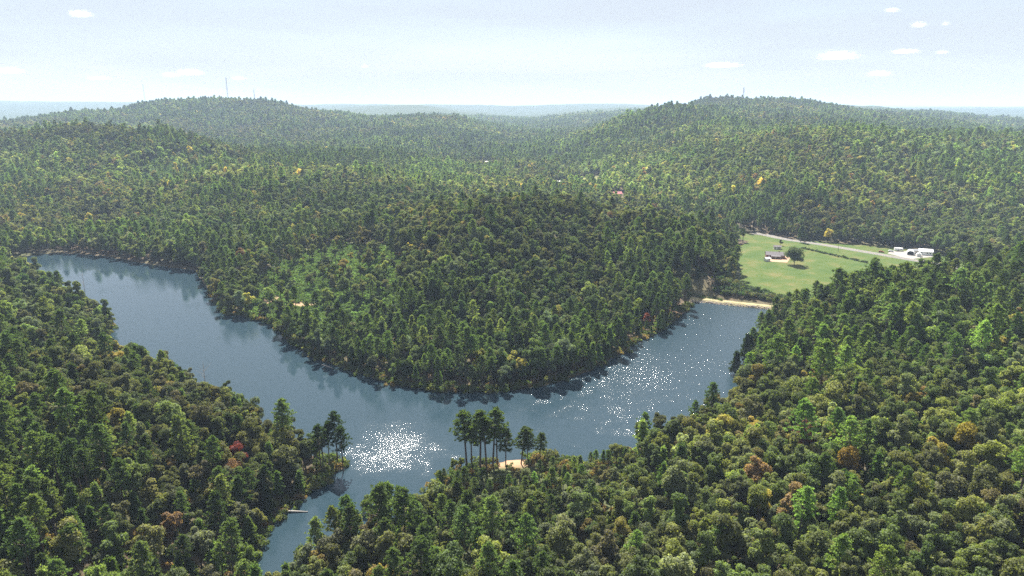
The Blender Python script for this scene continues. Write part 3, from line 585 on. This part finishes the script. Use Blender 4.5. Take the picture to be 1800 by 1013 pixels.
for P, st in ((KUDZU, 1.7), (KUDZU2, 3.)):
    lo, hi = P.min(0), P.max(0); g = np.stack(np.meshgrid(np.arange(lo[0], hi[0], st), np.arange(lo[1], hi[1], st)), -1).reshape(-1, 2); g = g + rng.uniform(-.7, .7, g.shape) * st
    m = inpoly(g[:, 0], g[:, 1], P) & clear(g[:, 0], g[:, 1], 1.); xs.append(g[m, 0]); ys.append(g[m, 1])
scatter('kudzu_vines', 'bright green vines smothering the ground in the clearings', np.concatenate(xs), np.concatenate(ys), [((.085, .135, .045), '', 5), ((.10, .15, .055), '', 3)], .5, 1.25, 'vines')

# ------------------------------------------------------------------ valley: meadow, verge, road, yard (sheets laid one above the other on level ground)
def sheet(name, P, z, m):
    bm = bmesh.new(); f = bm.faces.new([bm.verts.new((p[0], p[1], z)) for p in P]); bmesh.ops.triangulate(bm, faces=[f])
    for f in bm.faces:
        if f.normal.z < 0: f.normal_flip()
    me = bpy.data.meshes.new(name); bm.to_mesh(me); bm.free(); return tag(link(name, me, m), kind='structure')
cv = VALLEY.mean(0); sheet('meadow', [(cv + (p - cv) * .985) for p in VALLEY], VZ + .06, M['grass'])
def ribbon(name, L, w, z, m):
    L = [Vector((p[0], p[1])) for p in L]; a_, b_ = [], []
    for k, p in enumerate(L):
        d = (L[min(k + 1, len(L) - 1)] - L[max(k - 1, 0)]).normalized(); nn = Vector((-d.y, d.x)); a_.append(p + nn * w / 2); b_.append(p - nn * w / 2)
    V = [(q.x, q.y, z) for q in a_ + b_]; n = len(L); F = [(k, k + 1, n + k + 1, n + k) for k in range(n - 1)]
    me = bpy.data.meshes.new(name); me.from_pydata(V, [], F)
    bm = bmesh.new(); bm.from_mesh(me); bmesh.ops.recalc_face_normals(bm, faces=bm.faces)
    for f in bm.faces:
        if f.normal.z < 0: f.normal_flip()
    bm.to_mesh(me); bm.free(); return tag(link(name, me, m), kind='structure')
ribbon('road_shoulder', ROAD, 9.2, VZ + .10, M['gravel']); ribbon('road', ROAD, 7.4, VZ + .15, M['asphalt'])
ribbon('road_marking', ROAD, .30, VZ + .17, simple('yellow_line', (.6, .42, .06), .7, .1))
sheet('dirt_yard', YARD, VZ + .12, M['dirt']); sheet('gravel_lot', LOT, VZ + .13, M['gravel'])

# dam: grassed earth bank with riprap on the water side
def dam():
    d = DAM_B - DAM_A; L = float(np.hypot(*d)); rz = math.atan2(d[1], d[0]); o = empty('dam', (*DAM_A, 0), rz)
    me = bpy.data.meshes.new('embankment'); V = []; F = []; ns = 60
    for k in range(ns + 1):
        x = L * k / ns
        for yy, zz in ((-6.5, -2.), (-3.0, .75), (-1.9, 1.35), (1.9, 1.4), (4.5, .2), (15, -6.3)):
            V.append((x, yy + random.uniform(-.25, .25), zz + random.uniform(-.12, .12)))
    for k in range(ns):
        for q in range(5): b = k * 6 + q; F.append((b, b + 6, b + 7, b + 1))
    me.from_pydata(V, [], F); bm = bmesh.new(); bm.from_mesh(me); bmesh.ops.recalc_face_normals(bm, faces=bm.faces)
    if sum(f.normal.z for f in bm.faces) < 0: bmesh.ops.reverse_faces(bm, faces=bm.faces)
    bm.to_mesh(me); bm.free()
    m = simple('dry_grass_bank', (.25, .215, .11), .95, .3, .3); link('embankment', me, m, o)
    st = MB()
    for k in range(620):
        s = random.uniform(.3, .75); t = random.random(); st.box((random.uniform(0, L), -5.2 + 2.5 * t + random.uniform(-.2, .2), -1.0 + 1.9 * t), (s * 1.3, s, s * .7), random.uniform(0, 3), .7)
    q = st.build('riprap', M['rock'], o); q['kind'] = 'stuff'
    tag(o, 'low earth dam with tan grass crest and rock edge closing the lake', 'dam')
dam()

# ------------------------------------------------------------------ shrubs one by one: the hedge row across the meadow, the thicket behind the dam
def shrub(x, y, s, col, label, group):
    o = empty('shrub', (x, y, height1(x, y) if sdist(np.array([x]), np.array([y]), VALLEY)[0] > 0 else VZ), random.uniform(0, 6)); o.scale = (s, s, s * .9); e = SHR[random.randrange(4)]
    link('stem', e['trunk'], parent=o); c = link('foliage', e['crown'], parent=o); c['tint'] = [q * random.uniform(.85, 1.15) for q in col]; tag(o, label, 'shrub', group)
h0, h1 = np.array(hit(1410, 437, VZ)), np.array(hit(1525, 463, VZ))
for k in range(46):
    p = h0 + (h1 - h0) * (k + random.uniform(-.4, .4)) / 45 + np.array([random.gauss(0, .4), random.gauss(0, .7)]); shrub(p[0], p[1], random.uniform(.5, 1.15), (.05, .075, .03), 'dark shrub in the hedge row crossing the meadow', 'hedge row shrubs')
d_ = (DAM_B - DAM_A) / np.hypot(*(DAM_B - DAM_A)); nrm_ = np.array([-d_[1], d_[0]])
for k in range(190):
    p = DAM_A + d_ * random.uniform(20, 78) + nrm_ * (12 + 30 * random.random() ** 1.2); shrub(p[0], p[1], random.uniform(1.2, 2.3), random.choice([(.055, .085, .035), (.075, .105, .045), (.10, .115, .05)]), 'leafy bush in the thicket below the dam', 'thicket bushes below the dam')
for k in range(16):
    p = DAM_A + d_ * random.uniform(2, 24) + nrm_ * random.uniform(1, 6); shrub(p[0], p[1], random.uniform(.5, 1.3), (.09, .13, .045), 'small light green bush on the tree end of the dam', 'bushes on the dam crest')

# yard tree and road-side cedar
def lone(u, v, kk, s, col, label, sxy=1.):
    g = hit(u, v, VZ); o = tree(g[0], g[1], VZ + .1, kk, 1, 9, s, 1., col, label, None, 'tree'); o.scale = (s * sxy, s * sxy, s); return o
V_, F_, tr_ = hardwood(14, 7.6, 6500, .42, base=.10, nl=42); g = hit(1396, 466, VZ); yt = empty('yard_tree', (g[0], g[1], VZ)); cm_ = np_mesh('crown', V_, F_); cm_.materials.append(M['leaf'])
tr_.build('trunk', M['bark'], yt); yc = link('crown', cm_, parent=yt); yc['tint'] = [.10, .13, .06]; tag(yt, 'large round spreading tree standing beside the brick house', 'tree')
lone(1407, 426, 2, 1.25, (.05, .08, .035), 'conical evergreen standing beside the road near the brick house', 1.3)
lone(1371, 432, 0, .55, (.085, .10, .045), 'small tree on the lawn behind the brick house')

# ------------------------------------------------------------------ buildings
def house(name, loc, rz, L, W, hw, hr, wall, roof, label, cat='house', chimney=False, nwin=3, door=True, porch=False):
    o = empty(name, loc, rz); tag(o, label, cat)
    MB().box((0, 0, hw / 2), (L, W, hw)).prism([(-W / 2, hw), (W / 2, hw), (0, hw + hr - .12)], -L / 2, L / 2).build('wall', wall, o)
    rf = MB()
    for s in (-1, 1):
        ov = .5; k = hr / (W / 2); rf.prism([(0, hw + hr + .02), (s * (W / 2 + ov), hw - ov * k + .02), (s * (W / 2 + ov), hw - ov * k + .17), (0, hw + hr + .19)], -L / 2 - ov, L / 2 + ov)
    ro = rf.build('roof', roof, o)
    if chimney: MB().box((L * .2, .4, hw + hr), (.9, .7, 1.6)).build('chimney', M['brick'], ro)
    for s in (-1, 1):
        for k in range(nwin):
            xw = -L / 2 + L * (k + .5) / nwin + (.0 if k != nwin // 2 or not door else 1.1)
            w_ = MB().box((xw, s * (W / 2 + .03), hw * .56), (1.2, .08, 1.2)).build('window', M['paint'], o); MB().box((xw, s * (W / 2 + .065), hw * .56), (1.0, .05, 1.0)).build('pane', M['glass'], w_)
    if door:
        for s in (-1, 1):
            dr = MB().box((-.6, s * (W / 2 + .03), 1.05), (1.0, .08, 2.1)).build('door', M['dark'] if s > 0 else M['paint'], o); MB().box((-.25, s * (W / 2 + .10), 1.0), (.08, .08, .12)).build('handle', M['steel'], dr)
    if porch:
        pr = MB().prism([(-W / 2 - 2.6, hw - .75), (-W / 2 - .4, hw - .2), (-W / 2 - .4, hw - .05), (-W / 2 - 2.6, hw - .6)], -L * .25, L * .25).build('porch_roof', roof, o)
        for s in (-1, 0, 1): MB().box((s * L * .23, -W / 2 - 2.4, (hw - .75) / 2), (.16, .16, hw - .75)).build('porch_post', M['paint'], o)
    return o
g = hit(1362, 453, VZ); house('brick_house', (g[0], g[1], VZ + .1), R(-14), 15, 8.5, 2.9, 2.0, M['brick'], M['shingle'], 'low red brick house with grey gable roof by the dirt yard', chimney=True, porch=True)
g = hit(1348, 459, VZ); house('garden_shed', (g[0], g[1], VZ + .1), R(20), 4.2, 3.2, 2.2, .8, M['paint'], M['whiteroof'], 'small white shed at the edge of the trees by the brick house', 'shed', nwin=1)
g = hit(1366, 438, VZ); house('outbuilding', (g[0], g[1], VZ + .1), R(-14), 6, 4, 2.3, .9, M['tan'], M['shingle'], 'small tan outbuilding behind the brick house', 'shed', nwin=1)
# white roadside yard: carport with an arched mouth, long shed, white-roofed workshop, small gabled shed
def carport(loc, rz):
    o = empty('carport', loc, rz); tag(o, 'white metal carport with a dark arched opening beside the road', 'carport'); n = 10; L = 7.; W = 5.6; prof = []
    for k in range(n + 1):
        t = math.pi * k / n; prof.append((-math.cos(t) * W / 2, 2.0 + math.sin(t) * 1.7))
    outer = [(-W / 2, 0)] + prof + [(W / 2, 0)]; inner = [(p[0] * .86, p[1] * .93) for p in outer]; mb = MB(); k = len(outer)
    for x in (-L / 2, L / 2):
        mb.v += [(x, *p) for p in outer] + [(x, *p) for p in inner]
    for q in range(k - 1):
        mb.f += [(q, q + 1, 2 * k + q + 1, 2 * k + q), (k + q, 3 * k + q, 3 * k + q + 1, k + q + 1), (q, k + q, k + q + 1, q + 1), (2 * k + q, 2 * k + q + 1, 3 * k + q + 1, 3 * k + q)]
    mb.build('shell', M['whiteroof'], o)
    MB().box((L / 2 - .6, 0, 1.5), (.1, W * .84, 3.0)).build('back_wall', M['steel'], o)
    for s in (-1, 1): MB().box((-L / 2 + .1, s * W * .46, 1.0), (.18, .22, 2.0)).build('post', M['paint'], o)
g = hit(1600, 447.5, VZ); carport((g[0], g[1], VZ + .14), R(62))
g = hit(1609, 446.5, VZ); house('long_shed', (g[0] + 1, g[1] + 3, VZ + .14), R(-14), 9, 4, 2.6, .7, M['tan'], M['steel'], 'long pale grey shed between the carport and the white-roofed workshop', 'shed', nwin=2)
g = hit(1626, 447.5, VZ); house('workshop', (g[0], g[1], VZ + .14), R(-24), 10, 8, 3.2, 1.5, M['paint'], M['whiteroof'], 'bright white-roofed workshop beside the road at the wood edge', 'building', nwin=3)
g = hit(1615, 451, VZ); house('small_gabled_shed', (g[0], g[1], VZ + .14), R(60), 3.6, 3, 2.1, 1.1, M['paint'], M['whiteroof'], 'little white gabled shed in front of the workshop', 'shed', nwin=1)
def car(loc, rz, body, label, cat='car', van=False):
    o = empty('parked_car' if not van else 'parked_van', loc, rz); tag(o, label, cat); L, W = (4.5, 1.8) if not van else (5.6, 2.0)
    pr = [(-L / 2, .35), (L / 2, .35), (L / 2, .75), (L * .27, .92), (L * .12, 1.42), (-L * .32, 1.45), (-L * .46, .98), (-L / 2, .9)] if not van else [(-L / 2, .4), (L / 2, .4), (L / 2, 1.0), (L * .38, 1.25), (L * .26, 2.1), (-L / 2, 2.15)]
    mb = MB(); mb.prism([(p[0], p[1]) for p in pr], -W / 2, W / 2); mb.v = [(v[1], v[0], v[2]) for v in mb.v]; mb.build('body', body, o)
    hz = 1.18 if not van else 1.65
    for s in (-1, 1): MB().box((-L * .08 if not van else L * .12, s * (W / 2 + .005), hz), (L * .36 if not van else L * .2, .03, .36)).build('window', M['glass'], o)
    MB().box((L * .2 if not van else L * .33, 0, hz), (.1, W * .84, .42)).build('windscreen', M['glass'], o)
    for sx_ in (-.3, .31):
        for s in (-1, 1): MB().tube([(L * sx_, s * (W / 2 - .18), .33), (L * sx_, s * (W / 2 + .03), .33)], .33, 12).build('wheel', M['tyre'], o)
    for s in (-1, 1): MB().box((L / 2 + .01, s * W * .35, .66), (.05, .32, .16)).build('headlight', M['paint'], o)
g = hit(1549, 444.2, VZ); car((g[0], g[1], VZ + .18), R(-30), simple('rust_red_paint', (.22, .07, .05), .35, .04), 'dull red car parked beside the road in the tree shade')
g = hit(1566, 443, VZ); car((g[0], g[1], VZ + .18), R(-25), simple('silver_paint', (.55, .56, .58), .3, .04), 'silver car parked beside the road before the white trailer')
def trailer(loc, rz):
    o = empty('camper_trailer', loc, rz); tag(o, 'white camper trailer parked at the edge of the dark trees', 'trailer')
    mb = MB(); mb.prism([(-3.6, .7), (3.3, .7), (3.7, 1.4), (3.3, 2.7), (-3.6, 2.75)], -1.15, 1.15); mb.v = [(v[1], v[0], v[2]) for v in mb.v]; mb.build('body', M['paint'], o)
    for x_ in (-2.2, -.4, 1.6): MB().box((x_, -1.17, 1.85), (1.0, .04, .7)).build('window', M['glass'], o)
    MB().box((2.7, -1.17, 1.6), (.7, .04, 1.7)).build('door', M['tan'], o)
    for s in (-1, 1):
        for x_ in (-.5, .45): MB().tube([(x_, s * .95, .36), (x_, s * 1.2, .36)], .36, 12).build('wheel', M['tyre'], o)
    MB().box((4.3, 0, .6), (1.4, .12, .12)).build('hitch', M['steel'], o)
g = hit(1579, 441.5, VZ); trailer((g[0], g[1], VZ + .16), R(-12))
def pole(loc, rz, h=10.5):
    o = empty('utility_pole', loc, rz); tag(o, 'wooden utility pole with a crossarm beside the road', 'utility pole', 'utility poles along the road')
    MB().tube([(0, 0, -.5), (0, 0, h)], [.17, .11], 8).build('post', M['bark'], o); MB().box((0, 0, h - .8), (2.4, .12, .14)).build('crossarm', M['bark'], o)
    for x_ in (-1.05, -.4, .4, 1.05): MB().tube([(x_, 0, h - .73), (x_, 0, h - .5)], .06, 6).build('insulator', M['glass'], o)
for u_, v_ in ((1473, 443.5), (1571, 441.)): g = hit(u_, v_, VZ); pole((g[0], g[1], VZ), R(60))
# far houses in the valley beyond the peninsula
def farhouse(u_, v_, rz, L, W, hw, hr, wall, roof, label, yy=None, lift=0.):
    x, y = canopy_hit(u_, v_, 2.) if yy is None else at(u_, v_, yy)[:2]; house('far_house', (x, y, height1(x, y) + lift), rz, L, W, hw, hr, wall, roof, label, chimney=True)
farhouse(1085, 342, R(10), 11, 8, 3., 2.4, M['paint'], M['redroof'], 'far house with a pinkish red roof at the foot of the wooded hill')
farhouse(985, 322, R(-8), 16, 9, 3.2, 2.0, M['paint'], M['whiteroof'], 'far white house among trees below the pale clearing')
farhouse(850, 288, R(5), 24, 12, 4, 2.6, M['tan'], M['whiteroof'], 'long pale-roofed far building in the valley woods')
farhouse(1236, 176, R(0), 26, 12, 5, 3, M['tan'], M['shingle'], 'grey house on the crest of the tower ridge', yy=2690)
farhouse(1259, 186, R(0), 14, 10, 4, 3, M['paint'], M['whiteroof'], 'tiny white building below the crest of the tower ridge', yy=2560, lift=9)

# ------------------------------------------------------------------ radio masts
def mast(u_, y_, vtop, w, label):
    x, _, zt = at(u_, vtop, y_); z0 = height1(x, y_); h = zt - z0; o = empty('radio_mast', (x, y_, z0)); tag(o, label, 'mast')
    P3 = [(math.cos(t) * w, math.sin(t) * w) for t in (R(90), R(210), R(330))]
    for p in P3: MB().tube([(p[0], p[1], -1), (p[0], p[1], h)], w * .16, 5).build('leg', M['steel'], o)
    br = MB(); nseg = int(h / (w * 2.2))
    for k in range(nseg):
        for q in range(3):
            a_, b_ = P3[q], P3[(q + 1) % 3]; br.tube([(a_[0], a_[1], h * k / nseg), (b_[0], b_[1], h * (k + 1) / nseg)], w * .07, 3)
    br.build('bracing', M['steel'], o)
    for f_ in (.55, .8, .95): MB().tube([(w * 1.1, 0, h * f_), (w * 1.1, 0, h * f_ + 3.5)], .35, 6).build('antenna', M['paint'], o)
    MB().tube([(0, 0, h), (0, 0, h + 4)], .12, 5).build('lightning_rod', M['steel'], o)
mast(397, 2500, 137, 1.9, 'tallest thin radio mast on the big rounded hill')
mast(446, 2490, 158, 1.6, 'short radio mast beside the tallest one on the big rounded hill')
mast(251, 4300, 148, 2.4, 'faint far radio mast rising behind the big rounded hill shoulder')
mast(1308, 2720, 154, 2.6, 'lattice radio mast on the flat ridge crest with the clearing')

# ------------------------------------------------------------------ logs and snags at the shore
def log(p, q, r0, label, stubs=2):
    p, q = Vector(p), Vector(q); o = empty('fallen_log', p); tag(o, label, 'log'); d = q - p
    MB().tube([(0, 0, 0), tuple(d * .5 + Vector((0, 0, .08))), tuple(d)], [r0, r0 * .8, r0 * .5], 8).build('trunk', M['deadwood'], o, smooth=True)
    for k in range(stubs):
        c = d * random.uniform(.3, .9); MB().tube([tuple(c), tuple(c + Vector((random.uniform(-.5, .5), random.uniform(-.5, .5), random.uniform(.5, 1.0))))], [r0 * .35, r0 * .15], 5).build('branch_stub', M['deadwood'], o)
a_, b_ = hit(500, 901), hit(541, 900.5); log((a_[0] - 2, a_[1], .45), (b_[0], b_[1], .12), .32, 'pale fallen log lying out over the narrow inlet')
a_, b_ = hit(566, 642), hit(585, 648); log((*a_, .3), (*b_, .05), .25, 'grey fallen log at the foot of the peninsula bank', 1)
a_, b_ = hit(345, 478), hit(370, 484); log((*a_, .3), (*b_, .05), .28, 'driftwood log on the upper lake shore', 1)
def snag(u_, v_, h, label):
    x, y = canopy_hit(u_, v_, h * .8); o = empty('dead_tree', (x, y, height1(x, y) - .1)); tag(o, label, 'dead tree'); tr = MB(); tr.tube([(0, 0, -.4), (.1, .1, h * .5), (.3, 0, h)], [.24, .16, .04], 7); tr.build('trunk', M['deadwood'], o)
    for k in range(11):
        z = h * random.uniform(.45, .95); t = random.uniform(0, 6.28); L = h * .2 * random.uniform(.5, 1.2); d = Vector((math.cos(t), math.sin(t), random.uniform(.4, 1.2))); p = Vector((.2, .05, z))
        MB().tube([tuple(p), tuple(p + d * L * .5), tuple(p + d * L + Vector((0, 0, .2)))], [.07, .045, .015], 5).build('branch', M['deadwood'], o)
snag(357, 648, 16, 'bare grey dead tree on the shore below the upper lake'); snag(145, 490, 17, 'bare dead tree on the point jutting into the upper lake')

# ------------------------------------------------------------------ small fair-weather clouds, far off and high
def cloud_mat():
    m, t, b, o = mat('cloud_vapour'); t.nodes.remove(b); pv = N(t, 'ShaderNodeVolumePrincipled'); pv.inputs['Color'].default_value = (.98, .985, 1, 1); pv.inputs['Anisotropy'].default_value = .35
    tcn = N(t, 'ShaderNodeTexCoord'); no = N(t, 'ShaderNodeTexNoise'); no.inputs['Scale'].default_value = 3.4; no.inputs['Detail'].default_value = 7; t.links.new(tcn.outputs['Object'], no.inputs['Vector'])
    ln = N(t, 'ShaderNodeVectorMath', operation='LENGTH'); t.links.new(tcn.outputs['Object'], ln.inputs[0])
    s = N(t, 'ShaderNodeMath', operation='SUBTRACT'); t.links.new(no.outputs[0], s.inputs[0]); 
    k = N(t, 'ShaderNodeMath', operation='MULTIPLY'); t.links.new(ln.outputs['Value'], k.inputs[0]); k.inputs[1].default_value = .55; t.links.new(k.outputs[0], s.inputs[1])
    r = N(t, 'ShaderNodeMapRange'); r.inputs[1].default_value = .08; r.inputs[2].default_value = .4; r.inputs[3].default_value = 0; r.inputs[4].default_value = .0028; t.links.new(s.outputs[0], r.inputs[0]); t.links.new(r.outputs[0], pv.inputs['Density']); t.links.new(pv.outputs[0], o.inputs['Volume']); return m
CM = cloud_mat()
CL = [(1473, 99, 62, 13), (1546, 130, 40, 9), (1270, 115, 60, 8), (1615, 44, 26, 9), (1662, 42, 14, 7), (1568, 18, 24, 7), (1590, 91, 46, 7), (1656, 92, 22, 6), (335, 128, 44, 10), (300, 132, 30, 8), (142, 25, 38, 10), (175, 138, 40, 6), (420, 138, 26, 6), (20, 125, 40, 10), (642, 117, 14, 6)]
for u_, v_, w_, h_ in CL:
    D = 15000.; x, y, z = at(u_, v_, D); bm = bmesh.new(); bmesh.ops.create_icosphere(bm, subdivisions=3, radius=1)
    for q in bm.verts: q.co *= 1 + .12 * math.sin(q.co.x * 5 + u_) * math.cos(q.co.y * 4) + random.uniform(-.03, .03); q.co.z = max(q.co.z, -.45)
    me = bpy.data.meshes.new('cloud'); bm.to_mesh(me); bm.free(); o = link('cloud', me, CM, loc=(x, y, z)); sc = D / FPX * 1.05; o.scale = (w_ / 2 * sc * 1.25, w_ / 2 * sc, h_ * sc * .85)
    tag(o, 'small wispy white fair-weather cloud low in the pale sky', 'cloud', 'small scattered clouds')

# ------------------------------------------------------------------ haze: one closed box of pale air
mb = MB().box((0, 0, 130), (86000, 86000, 280)); hz = mb.build('haze', None); m, t, b, o = mat('haze_air'); t.nodes.remove(b); pv = N(t, 'ShaderNodeVolumePrincipled'); pv.inputs['Color'].default_value = (.58, .74, 1, 1); pv.inputs['Density'].default_value = .000095; pv.inputs['Anisotropy'].default_value = 0.
t.links.new(pv.outputs[0], o.inputs['Volume']); hz.data.materials.append(m); tag(hz, 'thin blue haze hanging over the hills and lake', 'haze', kind='stuff')
print('TREES', len(T['x']), 'single', single.sum(), 'objs', len(bpy.data.objects))
